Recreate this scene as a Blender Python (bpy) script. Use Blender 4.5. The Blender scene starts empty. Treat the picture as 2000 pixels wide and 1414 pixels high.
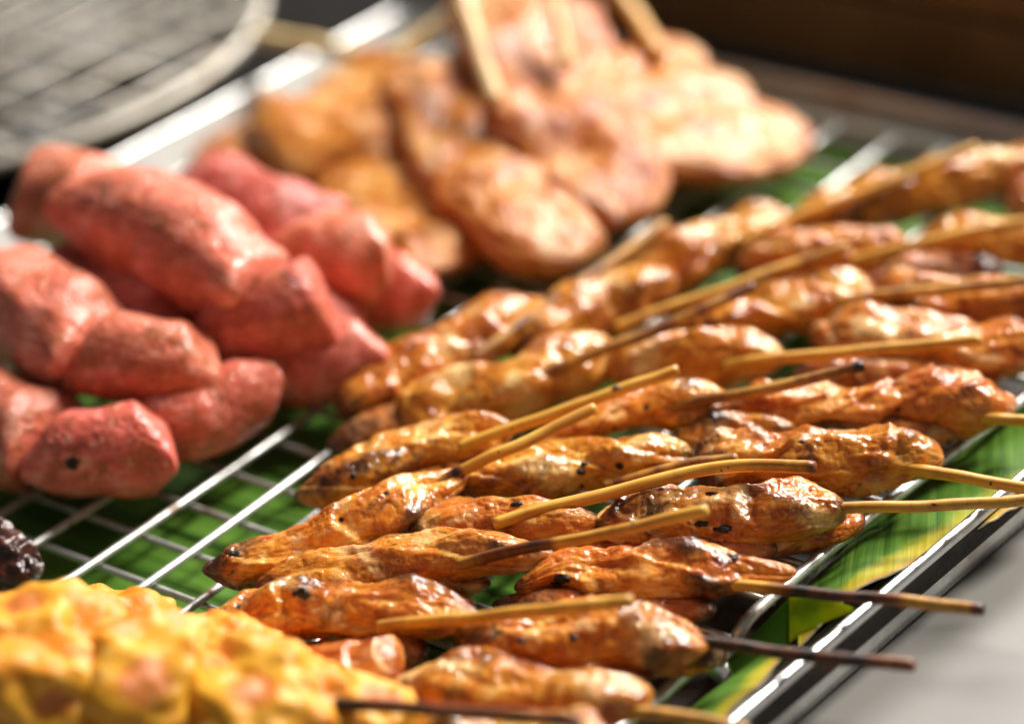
import bpy, math, random
import numpy as np
from mathutils import Matrix, Vector

# ------------------------------------------------------------------ camera (solved from the tray's two vanishing points)
S = bpy.context.scene
PW, PH = 2000.0, 1414.0
CX, CY = PW / 2, PH / 2
V1 = np.array([6900., -3200.]); V2 = np.array([-6950., -1600.])
FPX = math.sqrt(-np.dot(V1 - (CX, CY), V2 - (CX, CY)))
def camdir(x, y): return np.array([x - CX, CY - y, -FPX])
Yc = camdir(*V1); Yc /= np.linalg.norm(Yc)
Xc = -camdir(*V2); Xc /= np.linalg.norm(Xc)
Zc = np.cross(Xc, Yc)
RM = np.array([Xc, Yc, Zc])                       # world = RM @ camera vector
_o = camdir(1100, 950)
CAM = -(RM @ (_o / np.linalg.norm(_o))) * 0.78
VIEW = RM @ np.array([0, 0, -1.])
def at(x, y, z=0.0):
    """point (metres) where the ray of photo pixel x,y meets the level z (millimetres)"""
    d = RM @ camdir(x, y); t = (z / 1000.0 - CAM[2]) / d[2]
    return CAM + d * t
def pxmm(p): return FPX / np.linalg.norm(p - CAM) / 1000.0

cam_data = bpy.data.cameras.new('camera')
cam = bpy.data.objects.new('camera', cam_data); S.collection.objects.link(cam); S.camera = cam
cam_data.sensor_width = 36.0; cam_data.sensor_fit = 'HORIZONTAL'
cam_data.lens = 36.0 * FPX / PW
cam_data.clip_start = 0.01; cam_data.clip_end = 50
M = Matrix.Identity(4)
for i in range(3):
    for j in range(3): M[i][j] = RM[i][j]
    M[i][3] = CAM[i]
cam.matrix_world = M
cam_data.dof.use_dof = True
cam_data.dof.focus_distance = 0.735
cam_data.dof.aperture_fstop = 4.4
cam_data.dof.aperture_blades = 9

# ------------------------------------------------------------------ light
W = bpy.data.worlds.new('World'); S.world = W; W.use_nodes = True
bg = W.node_tree.nodes['Background']
bg.inputs['Color'].default_value = (0.95, 0.97, 1.0, 1); bg.inputs['Strength'].default_value = 0.10

def aim(o, direction):                            # local -Z along direction
    o.rotation_euler = Vector(direction).to_track_quat('-Z', 'Y').to_euler()
sun_to = Vector((0.24, 0.68, 0.72)).normalized()
sd = bpy.data.lights.new('daylight', 'SUN'); sd.energy = 4.4; sd.angle = math.radians(18); sd.color = (1.0, 0.95, 0.87)
so = bpy.data.objects.new('daylight', sd); S.collection.objects.link(so); so.location = sun_to * 2; aim(so, -sun_to)
ad = bpy.data.lights.new('stall_opening', 'AREA'); ad.shape = 'RECTANGLE'; ad.size = 0.7; ad.size_y = 0.5; ad.energy = 48; ad.color = (1.0, 0.97, 0.93)
ao = bpy.data.objects.new('stall_opening', ad); S.collection.objects.link(ao)
ao.location = (-0.46, 1.68, 1.1); aim(ao, Vector((0, 0.05, 0)) - ao.location)

S.view_settings.view_transform = 'Standard'; S.view_settings.look = 'None'
S.view_settings.exposure = 0.18; S.view_settings.gamma = 1.0
S.cycles.use_denoising = True
S.cycles.max_bounces = 8
S.cycles.sample_clamp_indirect = 6

# ------------------------------------------------------------------ helpers
COL = S.collection
def tag(o, label=None, cat=None, group=None, kind=None):
    if label: o['label'] = label
    if cat: o['category'] = cat
    if group: o['group'] = group
    if kind: o['kind'] = kind
    return o
def empty(name, loc):
    o = bpy.data.objects.new(name, None); COL.objects.link(o); o.location = loc; o.empty_display_size = 0.01
    return o
def meshobj(name, V, F, mat, parent=None, origin=None, attrs=None, smooth=True):
    """V world coordinates (n,3); faces list; attrs name -> (n,) or (n,3) array"""
    V = np.asarray(V, float)
    if parent is not None: org = np.array(parent_loc(parent))
    elif origin is not None: org = np.asarray(origin, float)
    else: org = np.array([V[:, 0].mean(), V[:, 1].mean(), V[:, 2].min()])
    me = bpy.data.meshes.new(name)
    F = [list(map(int, f)) for f in F] if not isinstance(F, np.ndarray) else F.tolist()
    me.from_pydata((V - org).tolist(), [], F)
    if attrs:
        for k, a in attrs.items():
            a = np.asarray(a, np.float32)
            if a.ndim == 1:
                at_ = me.attributes.new(k, 'FLOAT', 'POINT'); at_.data.foreach_set('value', a)
            else:
                at_ = me.attributes.new(k, 'FLOAT_VECTOR', 'POINT'); at_.data.foreach_set('vector', a.ravel())
    if smooth: me.polygons.foreach_set('use_smooth', np.ones(len(me.polygons), bool))
    me.materials.append(mat); me.update()
    o = bpy.data.objects.new(name, me); COL.objects.link(o)
    if parent is not None: o.parent = parent
    else: o.location = org
    return o
def parent_loc(p):
    l = np.array(p.location); q = p.parent
    while q is not None: l = l + np.array(q.location); q = q.parent
    return l

# vectorised gradient noise
_rs = np.random.RandomState(7)
_perm = np.concatenate([_rs.permutation(256)] * 3)
_grad = _rs.normal(size=(256, 3)); _grad /= np.linalg.norm(_grad, axis=1)[:, None]
def perlin(P):
    P = np.asarray(P, float); i = np.floor(P).astype(int); f = P - i; i &= 255
    u = f * f * f * (f * (f * 6 - 15) + 10)
    out = 0
    for dx in (0, 1):
        for dy in (0, 1):
            for dz in (0, 1):
                h = _perm[_perm[_perm[i[:, 0] + dx] + i[:, 1] + dy] + i[:, 2] + dz]
                g = _grad[h]
                d = g[:, 0] * (f[:, 0] - dx) + g[:, 1] * (f[:, 1] - dy) + g[:, 2] * (f[:, 2] - dz)
                w = (u[:, 0] if dx else 1 - u[:, 0]) * (u[:, 1] if dy else 1 - u[:, 1]) * (u[:, 2] if dz else 1 - u[:, 2])
                out = out + w * d
    return out * 1.5
def fbm(P, o=3):
    s = 0; a = 1.0
    for k in range(o): s = s + a * perlin(P * (2 ** k) + 17.3 * k); a *= 0.5
    return s
def sstep(a, b, x): t = np.clip((x - a) / (b - a), 0, 1); return t * t * (3 - 2 * t)
def spline(pts, n):
    """Catmull-Rom through pts (k,d) -> (n,d), even in arc length"""
    P = np.asarray(pts, float)
    if len(P) == 2: P = np.array([P[0], P[0] * .67 + P[1] * .33, P[0] * .33 + P[1] * .67, P[1]])
    Q = np.vstack([2 * P[0] - P[1], P, 2 * P[-1] - P[-2]]); out = []
    for k in range(len(P) - 1):
        p0, p1, p2, p3 = Q[k:k + 4]
        t = np.linspace(0, 1, 24, endpoint=False)[:, None]
        out.append(.5 * (2 * p1 + (p2 - p0) * t + (2 * p0 - 5 * p1 + 4 * p2 - p3) * t ** 2 + (3 * p1 - p0 - 3 * p2 + p3) * t ** 3))
    C = np.vstack(out + [P[-1:]])
    d = np.concatenate([[0], np.cumsum(np.linalg.norm(np.diff(C, axis=0), axis=1))])
    s = np.linspace(0, d[-1], n)
    return np.stack([np.interp(s, d, C[:, k]) for k in range(C.shape[1])], 1), d[-1]
def ringfaces(nu, nv, caps=True, closed=False):
    a = np.arange(nu - 1 if not closed else nu)[:, None]; b = np.arange(nv)[None, :]
    a2 = (a + 1) % nu; b2 = (b + 1) % nv
    F = np.stack([a * nv + b, a * nv + b2, a2 * nv + b2, a2 * nv + b], -1).reshape(-1, 4).tolist()
    return F
def frames(C):
    T = np.gradient(C, axis=0); T /= np.linalg.norm(T, axis=1)[:, None]
    side = np.cross(T, np.array([0, 0, 1.])); n = np.linalg.norm(side, axis=1)[:, None]
    side = np.where(n > 1e-6, side / np.maximum(n, 1e-9), np.array([1., 0, 0]))
    up = np.cross(side, T)
    return T, side, up
def tube(C, r, nv=10, square=0.0, twist=0.0, cap=True):
    C = np.asarray(C, float); n = len(C); r = np.broadcast_to(np.asarray(r, float), (n,))
    T, s, u = frames(C)
    th = np.arange(nv) / nv * 2 * np.pi + twist
    k = 1 + square * np.cos(4 * th) * -1
    V = C[:, None] + (np.cos(th) * k)[None, :, None] * s[:, None] * r[:, None, None] + (np.sin(th) * k)[None, :, None] * u[:, None] * r[:, None, None]
    F = ringfaces(n, nv)
    V = V.reshape(-1, 3)
    if cap:
        F.append(list(range(nv))[::-1]); F.append([(n - 1) * nv + j for j in range(nv)])
    return V, F

# ------------------------------------------------------------------ materials
def newmat(name):
    m = bpy.data.materials.new(name); m.use_nodes = True
    nt = m.node_tree; b = nt.nodes['Principled BSDF']
    return m, nt, b
class NB:
    def __init__(s, nt): s.nt = nt
    def n(s, t, **k):
        o = s.nt.nodes.new(t)
        for a, v in k.items(): setattr(o, a, v)
        return o
    def l(s, a, b): s.nt.links.new(a, b)
    def coord(s, rnd=True):
        tc = s.n('ShaderNodeTexCoord')
        if not rnd: return tc.outputs['Object']
        oi = s.n('ShaderNodeObjectInfo'); mm = s.n('ShaderNodeMath', operation='MULTIPLY'); mm.inputs[1].default_value = 7.3
        s.l(oi.outputs['Random'], mm.inputs[0])
        va = s.n('ShaderNodeVectorMath', operation='ADD'); s.l(tc.outputs['Object'], va.inputs[0]); s.l(mm.outputs[0], va.inputs[1])
        return va.outputs[0]
    def noise(s, vec, scale, detail=3, rough=.5, dist=0.0):
        o = s.n('ShaderNodeTexNoise'); o.inputs['Scale'].default_value = scale; o.inputs['Detail'].default_value = detail
        o.inputs['Roughness'].default_value = rough; o.inputs['Distortion'].default_value = dist
        s.l(vec, o.inputs['Vector']); return o.outputs['Fac']
    def ramp(s, fac, stops, interp='LINEAR'):
        o = s.n('ShaderNodeValToRGB'); o.color_ramp.interpolation = interp
        e = o.color_ramp.elements
        while len(e) < len(stops): e.new(0.5)
        for k, (p, c) in enumerate(stops):
            e[k].position = p; e[k].color = (*c, 1) if len(c) == 3 else c
        s.l(fac, o.inputs['Fac']); return o.outputs['Color']
    def val(s, fac, a, b, c=0.0, d=1.0):
        o = s.n('ShaderNodeMapRange'); o.inputs['From Min'].default_value = a; o.inputs['From Max'].default_value = b
        o.inputs['To Min'].default_value = c; o.inputs['To Max'].default_value = d; s.l(fac, o.inputs['Value']); return o.outputs['Result']
    def mix(s, fac, a, b, blend='MIX'):
        o = s.n('ShaderNodeMix', data_type='RGBA', blend_type=blend)
        if isinstance(fac, (int, float)): o.inputs[0].default_value = fac
        else: s.l(fac, o.inputs[0])
        for v, i in ((a, 6), (b, 7)):
            if isinstance(v, tuple): o.inputs[i].default_value = (*v, 1)
            else: s.l(v, o.inputs[i])
        return o.outputs[2]
    def math(s, op, a, b=None):
        o = s.n('ShaderNodeMath', operation=op)
        for k, v in ((0, a), (1, b)):
            if v is None: continue
            if isinstance(v, (int, float)): o.inputs[k].default_value = v
            else: s.l(v, o.inputs[k])
        return o.outputs[0]
    def attr(s, name, out='Fac'):
        o = s.n('ShaderNodeAttribute', attribute_name=name); return o.outputs[out]
    def scale(s, vec, v):
        o = s.n('ShaderNodeVectorMath', operation='MULTIPLY'); o.inputs[1].default_value = v; s.l(vec, o.inputs[0]); return o.outputs[0]
    def bump(s, h, strength, dist, normal=None):
        o = s.n('ShaderNodeBump'); o.inputs['Strength'].default_value = strength; o.inputs['Distance'].default_value = dist
        s.l(h, o.inputs['Height'])
        if normal is not None: s.l(normal, o.inputs['Normal'])
        return o.outputs['Normal']

def meat_material(name, pale, mid, deep, dark, fat=(.90, .60, .25), char_amt=1.0, speck=True, rough=(0.28, 0.5), coat=0.9, sss=0.2, bs=.40, mottle=False, pink=.22):
    m, nt, b = newmat(name); k = NB(nt); v = k.coord()
    fibv = k.scale(k.attr('fib', 'Vector'), (1.0, 4.5, 1.0))
    n1 = k.noise(v, 85, 4, .55, .6)
    n2 = k.noise(fibv, 190, 4, .6, .4)
    n3 = k.noise(v, 260, 3, .6)
    blend = k.math('ADD', k.math('MULTIPLY', n1, .6), k.math('MULTIPLY', n2, .4))
    col = k.ramp(blend, [(.38, pale), (.455, mid), (.54, deep), (.64, dark)])
    # glaze caught on the ridges
    rid = k.attr('ridge')
    col = k.mix(k.val(k.math('ADD', rid, k.math('MULTIPLY', n3, .35)), .16, .46, 0, .6), col, deep)
    # tan lean fibre showing through
    col = k.mix(k.val(k.noise(fibv, 420, 3, .6), .52, .72, 0, .35), col, pale)
    # translucent yellow fat
    if fat: col = k.mix(k.val(k.noise(v, 75, 3, .5, .5), .57, .68, 0, .75), col, fat)
    if mottle:
        col = k.mix(k.val(k.noise(v, 210, 4, .65), .53, .63, 0, .65), col, (.34, .11, .03))
        col = k.mix(k.val(k.noise(v, 330, 3, .6), .60, .70, 0, .6), col, (.88, .50, .36))
    # pink patches
    col = k.mix(k.val(k.noise(v, 120, 2, .5), .60, .72, 0, pink), col, (.55, .22, .12))
    # char
    ch = k.attr('char')
    cn = k.noise(v, 150, 5, .65, .8)
    cf = k.val(k.math('ADD', k.math('MULTIPLY', ch, .55 * char_amt), k.math('MULTIPLY', cn, .62)), .47, .63)
    col = k.mix(k.math('MULTIPLY', cf, .9), col, k.ramp(n3, [(.35, (.10, .022, .006)), (.62, (.012, .007, .005))]))
    if speck:
        vo = k.n('ShaderNodeTexVoronoi'); vo.inputs['Scale'].default_value = 190; k.l(v, vo.inputs['Vector'])
        cs = k.n('ShaderNodeSeparateColor'); k.l(vo.outputs['Color'], cs.inputs[0])
        on = k.val(cs.outputs[0], .84, .845)
        wob = k.math('ADD', vo.outputs['Distance'], k.math('MULTIPLY', k.math('SUBTRACT', k.noise(v, 1500, 2), .5), .18))
        sp = k.math('MULTIPLY', k.val(wob, .10, .19, 1, 0), on)
        col = k.mix(sp, col, (.012, .009, .007))
    oi = k.n('ShaderNodeObjectInfo'); hs = k.n('ShaderNodeHueSaturation')
    k.l(k.val(oi.outputs['Random'], 0, 1, .492, .508), hs.inputs['Hue']); k.l(k.val(k.math('FRACT', k.math('MULTIPLY', oi.outputs['Random'], 7.77)), 0, 1, .88, 1.14), hs.inputs['Value'])
    k.l(col, hs.inputs['Color']); col = hs.outputs['Color']
    k.l(col, b.inputs['Base Color'])
    rn = k.noise(v, 420, 3, .6)
    k.l(k.val(rn, .3, .7, rough[0], rough[1]), b.inputs['Roughness'])
    b.inputs['Subsurface Weight'].default_value = sss
    b.inputs['Subsurface Radius'].default_value = (1.0, .42, .14); b.inputs['Subsurface Scale'].default_value = .0028
    b.inputs['Specular IOR Level'].default_value = .12; b.inputs['Coat Weight'].default_value = coat; b.inputs['Coat Roughness'].default_value = .09
    h1 = k.noise(v, 420, 3, .5, .3); h2 = k.noise(fibv, 420, 3, .5); h3 = k.noise(v, 1900, 3, .6)
    vb = k.n('ShaderNodeTexVoronoi'); vb.inputs['Scale'].default_value = 620; k.l(v, vb.inputs['Vector'])
    crk = k.math('MULTIPLY', k.math('MULTIPLY', vb.outputs['Distance'], -.9), k.val(k.noise(v, 110, 2, .5), .48, .60))
    h1 = k.math('ADD', h1, crk)
    h = k.math('ADD', k.math('ADD', k.math('MULTIPLY', h1, 1.0), k.math('MULTIPLY', h2, .45)), k.math('MULTIPLY', h3, .06))
    nn = k.bump(h, bs, .0012)
    k.l(nn, b.inputs['Normal']); k.l(nn, b.inputs['Coat Normal'])
    return m
M_PORK = meat_material('grilled_pork', (.84, .47, .125), (.75, .295, .027), (.55, .145, .010), (.25, .040, .005))
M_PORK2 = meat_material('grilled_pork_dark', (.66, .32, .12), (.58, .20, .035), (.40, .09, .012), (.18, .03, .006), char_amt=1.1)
M_SLICE = meat_material('pork_slice', (.82, .47, .19), (.74, .32, .058), (.54, .14, .011), (.22, .036, .005), fat=(.78, .50, .26), char_amt=1.0, speck=False, rough=(.28, .48), coat=.65, bs=.66, sss=.10, pink=0.0)
M_SAUS = meat_material('sausage_skin', (.90, .43, .33), (.82, .225, .16), (.66, .145, .085), (.40, .11, .04), fat=None, char_amt=.75, speck=False, rough=(.28, .5), coat=.6, sss=.3, bs=.55, mottle=True)
M_CHARRED = meat_material('charred_meat', (.22, .11, .07), (.14, .06, .035), (.07, .03, .02), (.03, .015, .01), char_amt=2.0)

def bamboo(name, ramp):
    m, nt, b = newmat(name); k = NB(nt); v = k.coord()
    f = k.attr('fib', 'Vector')
    fv = k.scale(f, (40, 1500, 1))
    g = k.noise(fv, 1.0, 3, .6)
    col = k.ramp(g, ramp)
    col = k.mix(k.val(k.noise(v, 60, 2), .45, .7, 0, .5), col, (.50, .19, .03))
    ch = k.attr('char')
    cn = k.noise(k.scale(f, (220, 500, 1)), 1.0, 4, .65)
    brown = k.val(k.math('ADD', ch, k.math('MULTIPLY', cn, .7)), .42, .80)
    col = k.mix(brown, col, (.17, .045, .009))
    black = k.val(k.math('ADD', k.math('MULTIPLY', ch, .8), cn), 1.0, 1.25)
    col = k.mix(black, col, (.012, .008, .006))
    pt = k.val(k.noise(v, 420, 2, .5), .70, .73)
    col = k.mix(k.math('MULTIPLY', pt, .85), col, (.03, .014, .008))
    k.l(col, b.inputs['Base Color'])
    k.l(k.val(g, .3, .7, .34, .55), b.inputs['Roughness'])
    b.inputs['Subsurface Weight'].default_value = .08; b.inputs['Subsurface Radius'].default_value = (1, .5, .2); b.inputs['Subsurface Scale'].default_value = .001
    k.l(k.bump(g, .5, .0003), b.inputs['Normal'])
    return m
M_BAMBOO = bamboo('bamboo', [(.30, (.46, .17, .016)), (.45, (.70, .33, .035)), (.60, (.82, .46, .07)), (.75, (.86, .58, .17))])
M_BAMBOO_PALE = bamboo('pale_bamboo', [(.30, (.66, .38, .12)), (.45, (.80, .56, .24)), (.60, (.86, .66, .34)), (.75, (.90, .76, .48))])

def steel(name, base, rough, stain, metallic=.9, bmp=.25):
    m, nt, b = newmat(name); k = NB(nt); v = k.coord()
    n = k.noise(v, 70, 4, .65, .4); n2 = k.noise(v, 420, 3, .6)
    col = k.mix(k.val(n2, .35, .7, 0, .35), base, tuple(c * .72 for c in base))
    st = k.math('MULTIPLY', k.val(n, .56, .70), stain)
    col = k.mix(st, col, (.23, .10, .035))
    k.l(col, b.inputs['Base Color'])
    b.inputs['Metallic'].default_value = metallic
    k.l(k.math('ADD', k.val(n2, .3, .7, rough, rough + .15), k.math('MULTIPLY', st, .25)), b.inputs['Roughness'])
    k.l(k.bump(n2, bmp, .0003), b.inputs['Normal'])
    return m
M_WIRE = steel('rack_steel', (.62, .62, .60), .34, .9, .75)
M_TRAY = steel('tray_steel', (.62, .62, .61), .24, .35, 1.0, .04)
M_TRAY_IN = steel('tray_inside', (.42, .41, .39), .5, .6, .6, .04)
M_FLOOR_SHADE = steel('shade_dark_steel', (.030, .022, .015), .5, .9, .1)  # shade under the rack painted near black, with brown stains
M_GRIME = steel('grimy_steel', (.035, .030, .026), .6, .8, .0)
M_GRATE = steel('grate_steel', (.50, .46, .39), .45, .6, .5)

def leafmat(name, thin):
    m, nt, b = newmat(name); k = NB(nt); v = k.coord()
    f = k.attr('fib', 'Vector')
    st = k.noise(k.scale(f, (7, 240, 1)), 1.0, 4, .6)
    st2 = k.noise(k.scale(f, (6, 75, 1)), 1.0, 3, .55)
    lo = k.noise(v, 22, 3, .5)
    col = k.ramp(st2, [(.32, (.056, .150, .015)), (.5, (.115, .265, .026)), (.68, (.19, .36, .045))])
    col = k.mix(k.val(st, .52, .64, 0, .55), col, (.17, .34, .05))
    col = k.mix(k.val(st, .48, .38, 0, .6), col, (.022, .075, .010))
    col = k.mix(k.val(lo, .45, .7, 0, .35), col, (.04, .12, .03))
    e = k.attr('margin')
    yn = k.math('ADD', e, k.math('MULTIPLY', k.math('SUBTRACT', k.noise(v, 90, 3, .6), .5), .55))
    col = k.mix(k.val(yn, .42, .72, 0, .9), col, (.62, .52, .035))
    col = k.mix(k.val(k.math('ADD', e, k.math('MULTIPLY', k.math('SUBTRACT', k.noise(v, 160, 3, .6), .5), .3)), .84, .96), col, (.70, .38, .06))
    col = k.mix(k.val(e, .972, .985), col, (.75, .66, .42))
    sp = k.val(k.noise(v, 75, 3, .6), .70, .74)
    col = k.mix(k.math('MULTIPLY', sp, k.val(e, .02, .3)), col, (.05, .025, .01))
    k.l(col, b.inputs['Base Color'])
    b.inputs['Roughness'].default_value = .55; b.inputs['Specular IOR Level'].default_value = .22
    k.l(k.bump(k.math('ADD', k.math('MULTIPLY', st2, 1.4), k.math('MULTIPLY', st, .5)), .55, .0012), b.inputs['Normal'])
    tr = k.n('ShaderNodeBsdfTranslucent'); k.l(k.mix(.3, col, (.25, .42, .02)), tr.inputs['Color'])
    mx = k.n('ShaderNodeMixShader'); mx.inputs[0].default_value = thin
    k.l(b.outputs[0], mx.inputs[1]); k.l(tr.outputs[0], mx.inputs[2])
    k.l(mx.outputs[0], nt.nodes['Material Output'].inputs['Surface'])
    return m
M_LEAF = leafmat('banana_leaf', .25); M_LEAF_THIN = leafmat('thin_banana_leaf', .72)

def plain(name, a, c, scale, rough, bumpd=0.0005, metallic=0.0):
    m, nt, b = newmat(name); k = NB(nt); v = k.coord(False)
    n = k.noise(v, scale, 5, .6, .3)
    k.l(k.ramp(n, [(.3, a), (.7, c)]), b.inputs['Base Color']); b.inputs['Roughness'].default_value = rough
    b.inputs['Metallic'].default_value = metallic
    k.l(k.bump(n, .4, bumpd), b.inputs['Normal']); return m
M_TABLE = plain('table_grey', (.235, .224, .206), (.25, .24, .221), 12, .6)
M_WOOD = plain('dark_wood', (.20, .115, .045), (.36, .21, .085), 25, .7)
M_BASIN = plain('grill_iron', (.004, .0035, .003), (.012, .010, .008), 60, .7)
M_ASH = plain('ash', (.010, .008, .006), (.24, .23, .22), 15, .9, .003)
M_ASH.node_tree.nodes['Color Ramp'].color_ramp.elements[0].position = .47; M_ASH.node_tree.nodes['Color Ramp'].color_ramp.elements[1].position = .68
for m_ in (M_BASIN, M_WOOD, M_GRIME): m_.node_tree.nodes['Principled BSDF'].inputs['Specular IOR Level'].default_value = .08

def frittermat():
    m, nt, b = newmat('fritter_crust'); k = NB(nt); v = k.coord()
    n1 = k.noise(v, 95, 4, .55, .3); n2 = k.noise(v, 330, 3, .6)
    col = k.ramp(n1, [(.30, (.66, .18, .012)), (.48, (.78, .28, .02)), (.62, (.82, .38, .045)), (.76, (.56, .13, .012))])
    col = k.mix(k.attr('rim'), col, (.82, .44, .03))
    col = k.mix(k.attr('core'), col, (.60, .17, .035))
    col = k.mix(k.val(n2, .55, .75, 0, .35), col, (.92, .72, .38))
    k.l(col, b.inputs['Base Color']); b.inputs['Roughness'].default_value = .42
    b.inputs['Subsurface Weight'].default_value = .25; b.inputs['Subsurface Radius'].default_value = (1, .55, .15); b.inputs['Subsurface Scale'].default_value = .003
    b.inputs['Specular IOR Level'].default_value = .3
    k.l(k.bump(k.noise(v, 600, 4, .6), .5, .0008), b.inputs['Normal'])
    return m
M_FRIT = frittermat()

# ------------------------------------------------------------------ table, wooden box behind, tray
Z_TABLE = -0.0145
def grid_sheet(x0, x1, y0, y1, z, n=2):
    xs = np.linspace(x0, x1, n); ys = np.linspace(y0, y1, n)
    V = np.array([[x, y, z] for x in xs for y in ys]); F = []
    for i in range(n - 1):
        for j in range(n - 1): F.append([i * n + j, (i + 1) * n + j, (i + 1) * n + j + 1, i * n + j + 1])
    return V, F
def prism_box(x0, x1, y0, y1, z0, z1, bev=0.002):
    """box with chamfered edges"""
    V = []; F = []
    for (a, z) in ((bev, z0), (0, z0 + bev), (0, z1 - bev), (bev, z1)):
        V += [[x0 + a, y0 + a, z], [x1 - a, y0 + a, z], [x1 - a, y1 - a, z], [x0 + a, y1 - a, z]]
    for r in range(3):
        for j in range(4): F.append([r * 4 + j, r * 4 + (j + 1) % 4, (r + 1) * 4 + (j + 1) % 4, (r + 1) * 4 + j])
    F += [[3, 2, 1, 0], [12, 13, 14, 15]]
    return np.array(V), F
V, F = grid_sheet(-.05, 1.0, -.6, .262, Z_TABLE)
tag(meshobj('table_top', V, F, M_TABLE, origin=(0, 0, Z_TABLE), smooth=False), 'pale grey table top under the near tray rim', 'table', kind='structure')
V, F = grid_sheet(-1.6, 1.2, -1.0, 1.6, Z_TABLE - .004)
tag(meshobj('shade_counter', V, F, M_BASIN, origin=(0, 0, Z_TABLE - .004), smooth=False), 'counter painted near black for the deep shade around the grill and behind the tray', 'counter', kind='structure')  # near-black sheet paints in the deep shade between grill and tray
bx = empty('wooden_box', (-0.02, 0.30, Z_TABLE))
tag(bx, 'low dark brown wooden box on the table behind the far tray rim', 'box')
zb = Z_TABLE
for z0, z1 in ((zb, zb + .026), (zb + .0275, zb + .054), (zb + .0555, zb + .078)):
    V, F = prism_box(-.26, .24, .276, .292, z0, z1); meshobj('board', V, F, M_WOOD, bx, smooth=False)
V, F = prism_box(-.26, -.244, .2925, .45, zb, zb + .078); meshobj('side_board', V, F, M_WOOD, bx, smooth=False)
V, F = prism_box(.224, .24, .2925, .45, zb, zb + .078); meshobj('side_board', V, F, M_WOOD, bx, smooth=False)

# tray: a rounded-rectangle profile swept round
TX0, TX1, TY0, TY1 = -0.2465, 0.1005, -0.235, 0.2305
def rrect(x0, x1, y0, y1, r, n=10):
    P = []
    for cx, cy, a in ((x1 - r, y1 - r, 0), (x0 + r, y1 - r, 90), (x0 + r, y0 + r, 180), (x1 - r, y0 + r, 270)):
        for t in np.linspace(0, 90, n): P.append((cx + r * math.cos(math.radians(a + t)), cy + r * math.sin(math.radians(a + t))))
    return np.array(P)
tray = empty('metal_tray', ((TX0 + TX1) / 2, (TY0 + TY1) / 2, Z_TABLE))
tag(tray, 'steel serving tray with rolled rim and grease stains holding all the grilled food', 'tray')
def sweep(profile):
    """profile: list of (inset mm from the outer rim, z mm)"""
    V = []; n = None
    for ins, z in profile:
        i = ins / 1000
        L = rrect(TX0 + i, TX1 - i, TY0 + i, TY1 - i, max(.004, .016 - i * .4)); n = len(L)
        V += [[x, y, z / 1000] for x, y in L]
    return np.array(V), ringfaces(len(profile), n), n
FZ = -11.5
V, F, n = sweep([(2.9, 3.6), (4.6, 1.2), (8.5, -5), (11.5, FZ + 2.4), (14.5, FZ + .6), (19, FZ)])
meshobj('side_wall', V, F, M_TRAY_IN, tray)
meshobj('floor_plate', V[5 * n:], [list(range(n))], M_FLOOR_SHADE, tray, smooth=False)  # dark floor colour stands in for shade beneath the skewers
V, F, n = sweep([(0.9, -3.6), (.2, -3.4), (0, 2.6)])
meshobj('flange', V, F, M_GRIME, tray)
V, F, n = sweep([(0.02, 2.6), (0.05, 3.2), (.3, 4.2), (.9, 4.9), (1.6, 5.1), (2.3, 4.8), (2.8, 4.1), (3.0, 3.2)])
meshobj('rim', V, F, M_TRAY, tray)
V, F, n = sweep([(2.4, 2.0), (2.8, -4), (3.2, -9), (4.2, -12.6), (6.5, -13.6), (19, Z_TABLE * 1000 + .6)])
F.append([5 * n + j for j in range(n)][::-1])
meshobj('outer_shell', V, F, M_TRAY, tray)

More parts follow.
